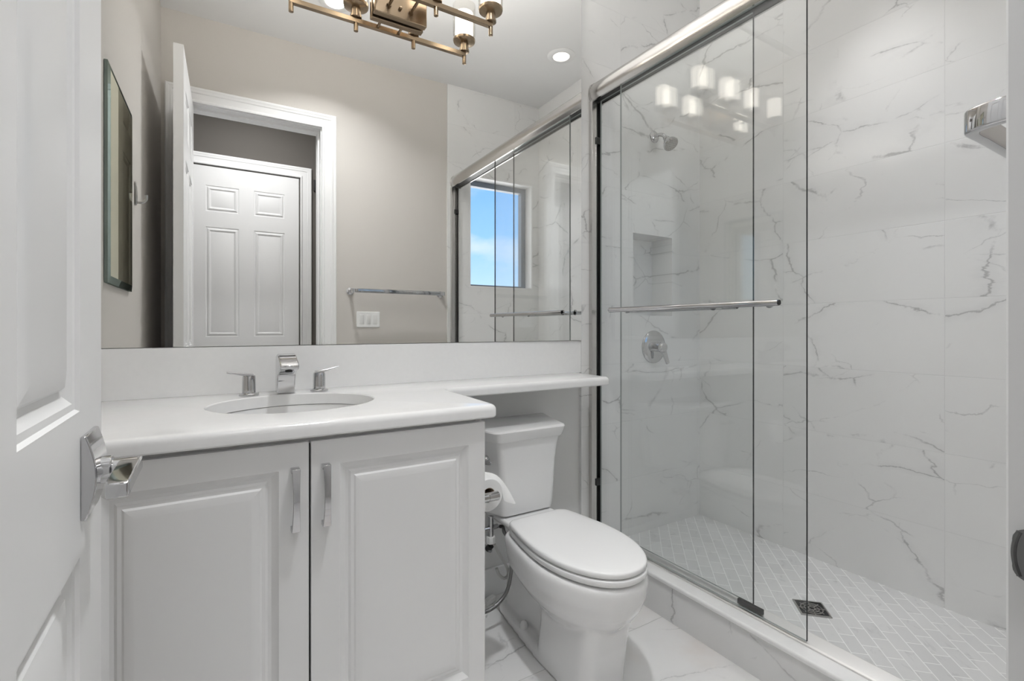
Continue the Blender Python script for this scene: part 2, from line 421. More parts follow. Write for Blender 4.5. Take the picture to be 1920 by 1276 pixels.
def empty(name, loc=(0, 0, 0), rz=0.0):
    o = bpy.data.objects.new(name, None); COL.objects.link(o); o.location = loc; o.rotation_euler = (0, 0, rz)
    o.empty_display_size = 0.05
    return o
def tag(o, label, cat, group=None, kind=None):
    o['label'] = label; o['category'] = cat
    if group: o['group'] = group
    if kind: o['kind'] = kind
    return o
def struct(o, label, cat): return tag(o, label, cat, kind='structure')
def copy_tree(o, parent=None):
    c = o.copy(); COL.objects.link(c)
    if parent is not None: c.parent = parent
    for ch in list(o.children): copy_tree(ch, c)
    return c

# ================================================================== room shell
XL, XR, YB, YF, YH = -0.285, 2.346, 1.815, 0.118, -0.02
XT = 1.487                                   # where the shower tile begins on the back wall
YT = 1.80                                    # face of the shower tile / backsplash
HX0, HX1, HY = -1.3, 1.42, -1.08
struct(link('floor', boxes((HX0, 1.64, HY - 0.02, YB, -0.1, 0.0), (1.64, 1.66, HY - 0.02, YH, -0.1, 0.0)), M_FLOOR), 'pale marble look tile floor with thin grey veins', 'floor')
struct(link('shower_floor', boxes((1.6405, XR, YF + 0.012, YT, -0.1, 0.08)), M_MOSAIC), 'grey white marble mosaic shower floor laid in diagonal bricks', 'floor')
struct(link('ceiling', boxes((HX0, HX1 + 0.1, HY - 0.1, YH, CEIL, CEIL + 0.1), (HX0, 2.5, YH, 2.0, CEIL, CEIL + 0.1)), M_CEIL), 'smooth white painted ceiling', 'ceiling')
struct(link('wall_back', boxes((XL - 0.12, XT, YB, YB + 0.13, 0, CEIL)), M_GREY), 'grey painted wall behind the toilet and the mirror', 'wall')
struct(link('wall_left', boxes((XL - 0.12, XL, YF, YB, 0, CEIL)), M_GREIGE), 'greige painted side wall with the small mirror and hook', 'wall')
DX0, DX1, DZ = -0.167, 0.592, 2.472           # bathroom doorway
WX0, WX1, WZ0, WZ1 = 1.693, 2.286, 1.453, 2.338
XE = 1.508                                   # tile edge on the door wall
struct(link('wall_front', boxes((HX0, DX0 - 0.02, YH, YF, 0, CEIL), (DX1 + 0.02, WX0, YH, YF, 0, CEIL), (DX0 - 0.02, DX1 + 0.02, YH, YF, DZ + 0.02, CEIL),
       (WX0, WX1, YH, YF, 0, WZ0), (WX0, WX1, YH, YF, WZ1, CEIL), (WX1, XR + 0.12, YH, YF, 0, CEIL)), M_GREIGE), 'greige painted wall holding the bathroom doorway', 'wall')
struct(link('wall_front_shower', boxes((XE, WX0, YF, YF + 0.012, 0, CEIL), (WX0, WX1, YF, YF + 0.012, 0, WZ0), (WX0, WX1, YF, YF + 0.012, WZ1, CEIL), (WX1, XR, YF, YF + 0.012, 0, CEIL)), M_TF),
       'marble tiled shower end wall with the window', 'wall')
struct(link('wall_right', boxes((XR, XR + 0.12, YF, YT + 0.2, 0, CEIL)), M_TR), 'long marble tiled side wall of the shower', 'wall')
NX0, NX1, NZ0, NZ1, ND = 1.826, 2.117, 1.197, 1.618, 0.142
struct(link('wall_back_shower', boxes((XT, NX0, YT, YT + 0.2, 0, CEIL), (NX1, XR, YT, YT + 0.2, 0, CEIL), (NX0, NX1, YT, YT + 0.2, 0, NZ0), (NX0, NX1, YT, YT + 0.2, NZ1, CEIL),
       (NX0, NX1, YT + ND, YT + 0.2, NZ0, NZ1)), M_TB), 'marble tiled shower wall with the recessed niche and shower head', 'wall')
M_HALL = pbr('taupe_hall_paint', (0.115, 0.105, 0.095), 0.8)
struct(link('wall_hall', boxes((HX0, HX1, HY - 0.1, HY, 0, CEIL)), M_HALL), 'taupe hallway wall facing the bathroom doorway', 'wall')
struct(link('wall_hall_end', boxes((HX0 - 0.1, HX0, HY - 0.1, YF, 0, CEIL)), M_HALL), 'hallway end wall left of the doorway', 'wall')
struct(link('wall_hall_far', boxes((HX1, HX1 + 0.1, HY - 0.1, YH, 0, CEIL)), M_GREIGE), 'hallway end wall right of the doorway', 'wall')
struct(link('baseboard_back', boxes((0.641, XT, YB - 0.014, YB, 0, 0.118)), M_TRIM, bevel=0.004), 'white baseboard behind the toilet', 'baseboard')

# curb: marble faced riser, white slab on top
cb = empty('shower_curb', (1.57, 0.96, 0)); struct(cb, 'low shower curb with marble veined riser and white top slab', 'shower curb')
def child(name, bm, mat, par, **k):
    """mesh given in world coordinates, parented to an empty at par.location"""
    bmesh.ops.transform(bm, matrix=Matrix.Translation(par.location).inverted() if par.rotation_euler.z == 0 else par.matrix_basis.inverted(), verts=bm.verts[:])
    return link(name, bm, mat, par, **k)
child('riser', boxes((1.503, 1.638, YF + 0.0125, YT - 0.0005, 0.0004, 0.136)), M_TC, cb)
child('top_slab', boxes((1.494, 1.640, YF + 0.0125, YT - 0.0005, 0.136, 0.156)), M_QUARTZ, cb, bevel=0.007, segs=3)

# ------------------------------------------------------------------ casings
def casing_bm(x0, x1, ztop, y, sgn, wd=0.093, th=0.0225):
    """door casing around an opening x0..x1, mitred, moulded profile; y is the wall face, sgn the outward direction"""
    bm = BM()
    prof = [(0.0, 0.0), (0.0, 0.92), (0.02, 1.0), (0.12, 1.0), (0.16, 0.66), (0.24, 0.50), (0.60, 0.62), (0.66, 0.80), (0.78, 0.86), (0.84, 1.0), (0.94, 1.0), (1.0, 0.8), (1.0, 0.0)]
    rings = []
    for (cx, cz, dx, dz) in ((x0, 0.0, -1, 0), (x0, ztop, -1, 1), (x1, ztop, 1, 1), (x1, 0.0, 1, 0)):
        rings.append([(cx + dx * a * wd, y + sgn * b * th, cz + dz * a * wd) for a, b in prof])
    loft(bm, rings); return bm
tr = empty('trim_1', (0.2, YF, 0)); struct(tr, 'white moulded casing around the bathroom doorway', 'door casing')
child('casing', casing_bm(DX0 - 0.006, DX1 + 0.006, DZ + 0.006, YF, 1), M_TRIM, tr, smooth=25)
child('hall_casing', casing_bm(DX0 - 0.006, DX1 + 0.006, DZ + 0.006, YH, -1), M_TRIM, tr, smooth=25)
child('jamb', boxes((DX0 - 0.0195, DX0, YH, YF, 0, DZ + 0.0195), (DX1, DX1 + 0.0195, YH, YF, 0, DZ + 0.0195), (DX0, DX1, YH, YF, DZ, DZ + 0.0195),
      (DX0, DX0 + 0.011, YH + 0.02, YF - 0.05, 0, DZ), (DX1 - 0.011, DX1, YH + 0.02, YF - 0.05, 0, DZ), (DX0 + 0.011, DX1 - 0.011, YH + 0.02, YF - 0.05, DZ - 0.011, DZ)), M_TRIM, tr)
# strike plate with a curled lip on the right jamb
bm = BM(); pl = rrect(0.118, 0.940, 0.0165, 0.022, 0.010)
loft(bm, [[(DX1 - 0.002, a, b) for a, b in pl], [(DX1 + 0.0, a, b) for a, b in pl]])
tube(bm, [(DX1 - 0.001, 0.130, 0.921), (DX1 - 0.001, 0.1325, 0.930), (DX1 - 0.001, 0.1335, 0.94), (DX1 - 0.001, 0.1325, 0.950), (DX1 - 0.001, 0.130, 0.959)], 0.0022, 8)
child('strike_plate', bm, M_STRIKE, tr, smooth=40)

# ------------------------------------------------------------------ doors
PROF6 = [(0.003, 0.004), (0.010, 0.005), (0.020, 0.012), (0.027, 0.012), (0.031, 0.007), (0.050, 0.002)]
def six_panel(w, h, t):
    st, mu = 0.114, 0.11
    pw = (w - 2 * st - mu) / 2
    xs = [0, st, st + pw, st + pw + mu, w - st, w]
    zs = [0, 0.20, 0.862, 1.052, 1.948, 2.075, 2.285, h]
    return panel_leaf(w, h, t, xs, zs, {(1, 1), (3, 1), (1, 3), (3, 3), (1, 5), (3, 5)}, PROF6)
# bathroom door, swung open against the left wall; local x runs from the hinge to the free edge
DW, DT = 0.75, 0.040
door = empty('door_1', (DX0 + 0.041, YF + 0.002, 0.008), math.radians(90.4)); struct(door, 'white six panel bathroom door standing open at the left', 'door')
def six_panel_bath(w, h, t):
    st, mu = 0.132, 0.05
    pw = (w - 2 * st - mu) / 2
    xs = [0, st, st + pw, st + pw + mu, w - st, w]
    zs = [0, 0.20, 0.862, 1.030, 1.948, 2.075, 2.285, h]
    return panel_leaf(w, h, t, xs, zs, {(1, 1), (3, 1), (1, 3), (3, 3), (1, 5), (3, 5)}, PROF6)
link('door_leaf', six_panel_bath(DW, 2.445, DT), M_DOOR, door, smooth=20)
# lever set: bulged square rose, neck, flat lever pointing back to the hinge (door-local: face at y=0, outwards -y)
def lever_set(side):
    rose_bm = BM()
    rc, rz, hw, hh = 0.658, 0.951, 0.0375, 0.049
    N = 9; rings = []
    for i in range(N):
        z = -hh + 2 * hh * i / (N - 1)
        d = 0.005 + 0.010 * math.cos(z / hh * math.pi / 2 * 0.98)
        y0 = 0.0 if side < 0 else DT
        rings.append([(rc - hw, y0, rz + z), (rc + hw, y0, rz + z), (rc + hw, y0 + side * d, rz + z), (rc - hw, y0 + side * d, rz + z)])
    loft(rose_bm, rings)
    r_ = link('handle_rose', rose_bm, M_CHROME, door, smooth=35, bevel=0.0015)
    bm = BM(); y0 = (0.0 if side < 0 else DT) + side * 0.011
    cyl(bm, (rc, y0, rz), (rc, y0 + side * 0.014, rz), 0.0165)
    cyl(bm, (rc, y0 + side * 0.010, rz), (rc, y0 + side * 0.040, rz), 0.0115)
    pr = []
    for s, hw2, zt in ((0.012, 0.0115, 0.0), (-0.02, 0.0115, 0.001), (-0.06, 0.0115, 0.0015), (-0.100, 0.011, 0.0), (-0.108, 0.010, -0.002)):
        x = rc + s; yc = y0 + side * 0.031
        pr.append([(x, yc - hw2, rz - 0.007 + zt), (x, yc + hw2, rz - 0.007 + zt), (x, yc + hw2, rz + 0.0095 + zt), (x, yc - hw2, rz + 0.0095 + zt)])
    loft(bm, pr)
    link('lever_handle', bm, M_CHROME, r_, smooth=35, bevel=0.002)
lever_set(-1)
bm = BM()
for z in (0.25, 1.22, 2.2): cyl(bm, (-0.004, -0.002 + DT + 0.004, z - 0.05), (-0.004, -0.002 + DT + 0.004, z + 0.05), 0.006, n=12)
link('hinge_knuckles', bm, M_NICKEL, door, smooth=40)
# hall door
HDX0, HDX1 = -0.211, 0.602
d2 = empty('door_2', (HDX0, HY + 0.012, 0.008)); struct(d2, 'closed white six panel door across the hallway', 'door')
bm = six_panel(HDX1 - HDX0, 2.44, 0.010)
bmesh.ops.transform(bm, matrix=Matrix.Translation((HDX1 - HDX0, 0, 0)) @ Matrix.Rotation(math.pi, 4, 'Z'), verts=bm.verts[:])
link('door_leaf', bm, M_DOOR, d2, smooth=20)
t2 = link('trim_2', casing_bm(HDX0 - 0.012, HDX1 + 0.012, 2.46, HY, 1), M_TRIM, smooth=25); struct(t2, 'white moulded casing of the hallway door', 'door casing')
hb = link('dark_wall_box', boxes((0.724, 0.762, HY + 0.0005, HY + 0.02, 2.36, 2.46)), M_DARK, bevel=0.004); tag(hb, 'small dark box high on the hallway wall beside the door casing', 'wall box')  # small dark box of unknown use

# ------------------------------------------------------------------ window
wi = empty('window_1', ((WX0 + WX1) / 2, YF, WZ0)); struct(wi, 'shower window with grey frame and blue sky outside', 'window')
yo = YH + 0.004
child('reveal', boxes((WX0 + 0.0005, WX0 + 0.012, yo, YF + 0.0125, WZ0 + 0.012, WZ1 - 0.012), (WX1 - 0.012, WX1 - 0.0005, yo, YF + 0.0125, WZ0 + 0.012, WZ1 - 0.012),
      (WX0 + 0.0005, WX1 - 0.0005, yo, YF + 0.0125, WZ1 - 0.012, WZ1 - 0.0005), (WX0 + 0.0005, WX1 - 0.0005, yo, YF + 0.0125, WZ0 + 0.0005, WZ0 + 0.012)), M_TRIM, wi)
fx0, fx1, fz0, fz1 = WX0 + 0.0125, WX1 - 0.0125, WZ0 + 0.0125, WZ1 - 0.0125; fw = 0.042
fr = child('window_frame', boxes((fx0, fx0 + fw, yo, yo + 0.05, fz0, fz1), (fx1 - fw, fx1, yo, yo + 0.05, fz0, fz1), (fx0 + fw, fx1 - fw, yo, yo + 0.05, fz1 - fw, fz1), (fx0 + fw, fx1 - fw, yo, yo + 0.05, fz0, fz0 + fw * 0.45)), M_WIN, wi)
bm = boxes((fx0 + fw, fx1 - fw, yo + 0.012, yo + 0.016, fz0 + fw * 0.45, fz1 - fw))
bmesh.ops.transform(bm, matrix=Matrix.Translation(wi.location).inverted(), verts=bm.verts[:])
link('pane', bm, M_PANE, fr)

# ================================================================== vanity
CX0, CX1, CY0 = XL + 0.002, 0.638, 1.203
va = empty('vanity_cabinet', (0.18, 1.5, 0)); tag(va, 'white two door vanity cabinet under the white sink counter', 'cabinet')
child('body', boxes((CX0, CX0 + 0.045, CY0, CY0 + 0.02, 0.10, 0.887), (CX1 - 0.02, CX1, CY0 + 0.001, YB - 0.002, 0.0, 0.887), (CX0, CX0 + 0.018, CY0 + 0.02, YB - 0.002, 0.0, 0.887),
      (CX0 + 0.018, CX1 - 0.02, CY0 + 0.003, CY0 + 0.02, 0.868, 0.887), (CX0 + 0.018, CX1 - 0.02, CY0 + 0.003, YB - 0.02, 0.10, 0.118), (CX0 + 0.018, CX1 - 0.02, CY0 + 0.06, CY0 + 0.075, 0.0, 0.10),
      (CX0 + 0.018, CX1 - 0.02, YB - 0.02, YB - 0.01, 0.118, 0.868)), M_CAB, va, bevel=0.0012)
child('gap_shade', boxes((0.180, 0.196, CY0 + 0.004, CY0 + 0.008, 0.125, 0.867)), M_DARK, va)  # black strip standing in for shade between the two doors
PROFC = [(0.003, 0.003), (0.014, 0.010), (0.021, 0.011), (0.026, 0.0075), (0.033, 0.0065), (0.037, 0.0035), (0.052, 0.0005), (0.054, 0.0005)]
def cabinet_door(x0, x1, px0, px1, hx):
    z0, z1 = 0.122, 0.876; w, h = x1 - x0, z1 - z0
    bm = panel_leaf(w, h, 0.019, [0, px0 - x0, px1 - x0, w], [0, 0.193 - z0, 0.818 - z0, h], {(1, 1)}, PROFC, back=False)
    bmesh.ops.transform(bm, matrix=Matrix.Translation((x0, CY0 - 0.0195, z0)), verts=bm.verts[:])
    bmesh.ops.remove_doubles(bm, verts=bm.verts[:], dist=1e-5)
    d = child('door', bm, M_CAB, va, smooth=15)
    # bowed flat pull
    bm = BM(); rings = []; yf = CY0 - 0.0195
    zc, hh = 0.7535, 0.0695; N = 15
    for i in range(N):
        s = -1 + 2 * i / (N - 1); z = zc + hh * s
        yy = yf - 0.030 + 0.010 * s * s; wd = 0.0068 + 0.0022 * s * s
        rings.append([(hx - wd, yy - 0.0025, z), (hx + wd, yy - 0.0025, z), (hx + wd, yy + 0.0025, z), (hx - wd, yy + 0.0025, z)])
    loft(bm, rings)
    for s in (-1, 1):
        z = zc + s * (hh - 0.005); box(bm, hx - 0.009, hx + 0.009, yf - 0.021, yf - 0.0003, z - 0.005, z + 0.005)
    bmesh.ops.transform(bm, matrix=Matrix.Translation(va.location).inverted(), verts=bm.verts[:])
    hd = link('handle', bm, M_CHROME, d, smooth=30, bevel=0.001); hd['label'] = 'chrome bowed pull handle'
cabinet_door(-0.238, 0.1855, -0.182, 0.124, 0.156)
cabinet_door(0.1905, 0.6375, 0.254, 0.588, 0.221)

# counter with banjo shelf, oval cut-out, eased edge
ZC, ZU = 0.9234, 0.888
out2 = round_poly([(XL + 0.001, YB - 0.0005), (XL + 0.001, 1.167), (0.672, 1.167), (0.688, 1.567), (1.458, 1.567), (1.470, YB - 0.0005)], [0, 0, 0.022, 0.035, 0.022, 0], 8)
SKX, SKY, SKA, SKB = 0.2, 1.508, 0.217, 0.187
def ell(a, b, z, n=72, cx=SKX, cy=SKY): return [(cx + a * math.cos(2 * math.pi * i / n), cy + b * math.sin(2 * math.pi * i / n), z) for i in range(n)]
def counter_bm():
    bm = BM(); R = 0.016; prof = []
    for i in range(6):
        a = math.radians(90 * i / 5); prof.append((R * (1 - math.sin(a)), ZC - R * (1 - math.cos(a))))
    prof += [(0.0, ZU + 0.004), (0.004, ZU)]
    rings = []
    for ins, z in prof:
        rings.append([bm.verts.new((p.x, p.y, z)) for p in inset_poly(out2, ins)])
    n = len(out2)
    for a, b in zip(rings, rings[1:]):
        for i in range(n):
            j = (i + 1) % n; bm.faces.new((a[i], b[i], b[j], a[j]))
    h0 = [bm.verts.new(p) for p in ell(SKA + 0.003, SKB + 0.003, ZC)]; h1 = [bm.verts.new(p) for p in ell(SKA, SKB, ZC - 0.003)]; h2 = [bm.verts.new(p) for p in ell(SKA, SKB, ZU)]
    m = len(h0)
    for a, b in ((h0, h1), (h1, h2)):
        for i in range(m):
            j = (i + 1) % m; bm.faces.new((a[i], a[j], b[j], b[i]))
    def edges(r): return [bm.edges.get((r[i], r[(i + 1) % len(r)])) for i in range(len(r))]
    bmesh.ops.triangle_fill(bm, use_beauty=True, edges=edges(rings[0]) + edges(h0))
    bmesh.ops.triangle_fill(bm, use_beauty=True, edges=edges(rings[-1]) + edges(h2))
    return bm
ct = empty('countertop', (0.3, 1.5, ZC)); tag(ct, 'white quartz vanity counter with narrow shelf running over the toilet', 'countertop')
child('slab', counter_bm(), M_QUARTZ, ct, smooth=30)
child('backsplash', boxes((XL + 0.001, XT - 0.001, YT, YB - 0.0005, ZC + 0.0001, 1.073)), M_QUARTZ, ct)

# undermount sink
sk = empty('sink', (SKX, SKY, ZU)); tag(sk, 'white oval undermount sink basin set in the counter', 'sink')
bm = BM(); rings = []
for k, (s, dz) in enumerate([(1.06, -0.002), (1.015, -0.002), (1.005, -0.010), (0.985, -0.035), (0.93, -0.075), (0.80, -0.112), (0.60, -0.132), (0.35, -0.141), (0.12, -0.145)]):
    rings.append(ell(SKA * s, SKB * s, ZU + dz))
rings2 = [ell(SKA * 0.12, SKB * 0.12, ZU - 0.152), ell(SKA * 0.62, SKB * 0.62, ZU - 0.142), ell(SKA * 0.86, SKB * 0.86, ZU - 0.118), ell(SKA * 1.02, SKB * 1.02, ZU - 0.06), ell(SKA * 1.06, SKB * 1.06, ZU - 0.014)]
loft(bm, rings + rings2 + [rings[0]], cap0=False, cap1=False)
bmesh.ops.remove_doubles(bm, verts=bm.verts[:], dist=1e-5)
child('basin', bm, M_CERAMIC, sk, smooth=60)
bm = BM(); lathe(bm, (SKX, SKY, ZU - 0.151), (0, 0, 1), [(0, 0.021), (0.0065, 0.021), (0.008, 0.018), (0.009, 0.001)])
child('drain', bm, M_CHROME, sk, smooth=40)

# widespread faucet
fa = empty('faucet', (0.199, 1.72, ZC)); tag(fa, 'chrome three piece bathroom faucet behind the oval sink', 'faucet')
bm = BM()
prf = [(1.745, ZC + 0.0003), (1.701, ZC + 0.0003), (1.697, 0.960), (1.686, 0.984), (1.660, 0.997), (1.618, 1.006), (1.610, 1.011), (1.609, 1.019), (1.622, 1.028), (1.672, 1.047), (1.700, 1.051), (1.728, 1.046), (1.742, 1.030)]
rings = [[(0.199 + sx * 0.0265, y, z) for y, z in prf] for sx in (-1, 1)]
loft(bm, rings); child('spout', bm, M_CHROME, fa, bevel=0.0035)
bm = BM(); cyl(bm, (0.199, 1.634, 1.006), (0.199, 1.634, 0.998), 0.0105); child('aerator', bm, M_DARK, fa, smooth=40)
for s, x, tz, ty in ((-1, 0.096, 0.010, 0.0), (1, 0.302, 0.016, 0.0)):
    bm = BM(); lathe(bm, (x, 1.72, ZC + 0.0003), (0, 0, 1), [(0, 0.028), (0.005, 0.028), (0.008, 0.024), (0.009, 0.0195), (0.058, 0.0185), (0.062, 0.017), (0.0635, 0.012)])
    hd = child('handle_base', bm, M_CHROME, fa, smooth=35)
    bm = BM(); rings = []
    for d, hw, ht in ((-0.012, 0.0135, 0.004), (0.012, 0.0135, 0.0045), (0.038, 0.0095, 0.003), (0.060, 0.0085, 0.0024)):
        zz = ZC + 0.064 + tz * max(d, 0) / 0.060; xx = x + s * d
        ring = rrect(0, 0, hw, ht, 0.002, 3); rings.append([(xx, 1.72 + a, zz + b) for a, b in ring])
    loft(bm, rings)
    bmesh.ops.transform(bm, matrix=Matrix.Translation(fa.location).inverted(), verts=bm.verts[:])
    link('lever', bm, M_CHROME, hd, smooth=35)

# ------------------------------------------------------------------ mirrors
MA = math.radians(-0.47)
bm = boxes((XL + 0.004 - 0.6, 1.4815 - 0.6, 0.0, 0.005, 1.075, 2.94))
mi = link('wall_mirror', bm, M_MIRROR); mi.location = (0.6, 1.8, 0); mi.rotation_euler = (0, 0, MA)
tag(mi, 'large frameless wall mirror above the vanity and shelf', 'mirror')
# small bevelled mirror on the left wall
bm = BM(); y0, y1, z0, z1 = 1.244, 1.700, 1.272, 1.952
def rc(x, i): return [(x, y0 + i, z0 + i), (x, y1 - i, z0 + i), (x, y1 - i, z1 - i), (x, y0 + i, z1 - i)]
R_ = [[bm.verts.new(p) for p in rc(x, i)] for x, i in ((XL + 0.001, 0), (XL + 0.010, 0), (XL + 0.014, 0.022))]
for q, (a, b) in enumerate(zip(R_, R_[1:])):
    for i in range(4):
        j = (i + 1) % 4; f = bm.faces.new((a[i], a[j], b[j], b[i])); f.material_index = 1
f = bm.faces.new(R_[-1]); f.material_index = 0
f = bm.faces.new(R_[0][::-1]); f.material_index = 1
sm = link('mirror', bm, [M_MIRROR2, M_BEVEL]); tag(sm, 'small mirror with slanted glass edges hung on the left wall', 'mirror')

# robe hook
hk = empty('robe_hook', (XL, 1.10, 1.69)); tag(hk, 'satin metal robe hook on the left wall beside the small mirror', 'hook')
bm = BM(); rings = []
for z, w, d in ((1.636, 0.006, 0.006), (1.645, 0.010, 0.010), (1.67, 0.010, 0.010), (1.71, 0.008, 0.008), (1.732, 0.006, 0.005)):
    rings.append([(XL + 0.0006 + d * (0.5 + 0.5 * math.cos(a)), 1.10 + w * math.sin(a), z) for a in [2 * math.pi * i / 12 for i in range(12)]])
loft(bm, rings); child('back_plate', bm, M_NICKEL, hk, smooth=50)
bm = BM(); tube(bm, [(XL + 0.006, 1.10, 1.648), (XL + 0.020, 1.10, 1.648), (XL + 0.030, 1.10, 1.651), (XL + 0.038, 1.10, 1.662), (XL + 0.040, 1.10, 1.682)], lambda s: 0.0048 + 0.0012 * s)
child('hook_arm', bm, M_NICKEL, hk, smooth=60)

# towel bar on the door wall
tb = empty('towel_bar', (1.12, YF, 1.385)); tag(tb, 'chrome towel bar on the greige wall right of the doorway', 'towel bar')
TBX0, TBX1, TBY, TBZ = 0.785, 1.452, 0.218, 1.387
bm = BM(); pts = [(TBX0, 0.170, TBZ), (TBX0, 0.190, TBZ), (TBX0 + 0.004, 0.206, TBZ), (TBX0 + 0.016, TBY, TBZ), (TBX0 + 0.05, TBY, TBZ)]
P = smooth_path(pts, 6) + [Vector((TBX1 - 0.05, TBY, TBZ))] + smooth_path([(TBX1 - 0.016, TBY, TBZ), (TBX1 - 0.004, 0.206, TBZ), (TBX1, 0.190, TBZ), (TBX1, 0.170, TBZ)], 6)
rings = []
for i, p in enumerate(P):
    d = (P[min(i + 1, len(P) - 1)] - P[max(i - 1, 0)]).normalized(); a = Vector((0, 0, 1)).cross(d).normalized()
    rings.append([p + a * u + Vector((0, 0, v)) for u, v in rrect(0, 0, 0.0075, 0.0145, 0.003, 3)])
loft(bm, rings); child('bar', bm, M_CHROME, tb, smooth=35)
for x in (TBX0, TBX1):
    bm = BM(); lathe(bm, (x, YF + 0.0005, TBZ), (0, 1, 0), [(0, 0.025), (0.006, 0.025), (0.010, 0.020), (0.014, 0.012), (0.056, 0.010)])
    child('post', bm, M_CHROME, tb, smooth=40)

# light switches
sw = empty('light_switch', (0.91, YF, 1.192)); tag(sw, 'white three rocker light switch plate below the towel bar', 'light switch')
bm = BM(); R0 = rrect(0.91, 1.192, 0.081, 0.0555, 0.005, 3); R1 = rrect(0.91, 1.192, 0.078, 0.0525, 0.005, 3)
loft(bm, [[(a, YF + 0.0005, b) for a, b in R0], [(a, YF + 0.003, b) for a, b in R0], [(a, YF + 0.006, b) for a, b in R1]])
child('plate', bm, M_PLASTIC, sw, smooth=35)
for x in (0.864, 0.910, 0.956):
    bm = BM(); R0 = rrect(x, 1.192, 0.0165, 0.0335, 0.001, 2); R1 = rrect(x, 1.192, 0.0150, 0.032, 0.001, 2)
    loft(bm, [[(a, YF + 0.0063, b) for a, b in R0], [(a, YF + 0.0075 + 0.0025 * (b > 1.192), b) for a, b in R1]])
    child('rocker', bm, M_PLASTIC, sw, smooth=35)

# ================================================================== vanity light (4 shades, fixed to the mirror)
vl = empty('vanity_light', (0.585, 1.79, 2.335)); tag(vl, 'four light brushed bronze vanity fixture mounted on the big mirror', 'wall light')
YM = 1.7925
child('back_plate', boxes((0.500, 0.700, 1.766, YM, 2.283, 2.40)), M_BRONZE, vl, bevel=0.003)
BY, BZ = 1.677, 2.318
child('cross_bar', boxes((0.234, 0.934, BY - 0.009, BY + 0.009, BZ - 0.009, BZ + 0.009)), M_BRONZE, vl, bevel=0.001)
for x in (0.552, 0.636):
    bm = BM(); cyl(bm, (x, BY + 0.008, BZ), (x, 1.7655, BZ), 0.0055, n=14); cyl(bm, (x, 1.755, BZ), (x, 1.7657, BZ), 0.009, n=16)
    child('arm', bm, M_BRONZE, vl, smooth=40)
bm = BM(); lathe(bm, (0.594, 1.766, 2.318), (0, -1, 0), [(0, 0.006), (0.008, 0.006), (0.012, 0.004), (0.013, 0.001)]); child('lock_screw', bm, M_BRONZE, vl, smooth=40)
def shade_unit(x):
    bm = BM(); lathe(bm, (x, BY, BZ - 0.040), (0, 0, 1), [(0, 0.0055), (0.001, 0.0085), (0.058, 0.0085)], 18)
    child('finial', bm, M_BRONZE, vl, smooth=40)
    bm = BM(); lathe(bm, (x, BY, BZ + 0.010), (0, 0, 1), [(0, 0.018), (0.002, 0.022), (0.010, 0.022), (0.012, 0.019), (0.036, 0.019), (0.038, 0.030), (0.044, 0.046), (0.050, 0.048), (0.055, 0.048), (0.056, 0.030)], 28)
    cup = child('socket_cup', bm, M_BRONZE, vl, smooth=35)
    zb = BZ + 0.0665
    bm = BM(); n = 32
    ro = [(0, 0.043), (0.012, 0.0475), (0.145, 0.0495)]; ri = [(0.145, 0.0465), (0.013, 0.0445)]
    loft(bm, [circle((x, BY, zb + h), r, (0, 0, 1), n) for h, r in ro + ri], cap0=True, cap1=True)
    child('glass_shade', bm, M_SHADEGLASS, vl, smooth=40)
    bm = BM(); lathe(bm, (x, BY, zb + 0.016), (0, 0, 1), [(0, 0.034), (0.002, 0.038), (0.095, 0.038), (0.098, 0.034)], 28)
    bm.faces.ensure_lookup_table(); bm.normal_update()
    for f in bm.faces:                              # top cap glows strongly, added to bounce fill light off the ceiling
        if f.normal.z > 0.9 and f.calc_center_median().z > zb + 0.1: f.material_index = 1
    g = child('glowing_diffuser', bm, [M_GLOW, M_CAP_FILL], vl, smooth=40); g['label'] = 'lit frosted inner cylinder'
for x in (0.240, 0.470, 0.700, 0.929):
    shade_unit(x)

# recessed downlights
def downlight(x, y, label):
    e = empty('recessed_light', (x, y, CEIL)); tag(e, label, 'ceiling light', 'recessed ceiling downlights')
    bm = BM(); rings = []
    for r, z in ((0.095, -0.0005), (0.095, -0.003), (0.088, -0.007), (0.066, -0.010), (0.057, -0.010), (0.055, -0.0005)): rings.append(circle((0, 0, z), r, (0, 0, 1), 40))
    loft(bm, rings, cap0=False, cap1=False); link('trim_ring', bm, M_TRIM, e, smooth=40)
    bm = BM(); lathe(bm, (0, 0, -0.0035), (0, 0, 1), [(0, 0.055), (0.003, 0.055)], 36); link('lens', bm, M_LENS, e)
downlight(DOWN[0][0], DOWN[0][1], 'round recessed downlight in the ceiling above the shower')
downlight(DOWN[1][0], DOWN[1][1], 'round recessed downlight in the ceiling near the doorway')

# ================================================================== shower enclosure
sf = empty('shower_door_frame', (1.57, 0.96, 0.156)); tag(sf, 'polished metal header, jambs and sill track of the sliding shower door', 'shower door frame')
Y0, Y1 = YF + 0.0127, YT - 0.0005
HP = [(1.541, 2.214), (1.534, 2.228), (1.531, 2.250), (1.533, 2.272), (1.541, 2.290), (1.556, 2.301), (1.578, 2.304), (1.605, 2.302), (1.624, 2.294), (1.628, 2.270), (1.624, 2.228), (1.614, 2.214), (1.606, 2.214), (1.606, 2.232), (1.549, 2.232), (1.549, 2.214)]
bm = BM(); loft(bm, [[(x, Y0, z) for x, z in HP], [(x, Y1, z) for x, z in HP]]); hdr = child('header', bm, M_ALU, sf, smooth=40)
for ya, yb in ((Y1 - 0.012, Y1 - 0.0002), (Y0 + 0.0002, Y0 + 0.012)):
    bm = BM(); C_ = (1.579, 2.258); loft(bm, [[(C_[0] + (x - C_[0]) * 1.03, yy, C_[1] + (z - C_[1]) * 1.05) for x, z in HP[:12]] for yy in (ya, yb)])
    child('header_end_cap', bm, M_ALU, sf, smooth=40)
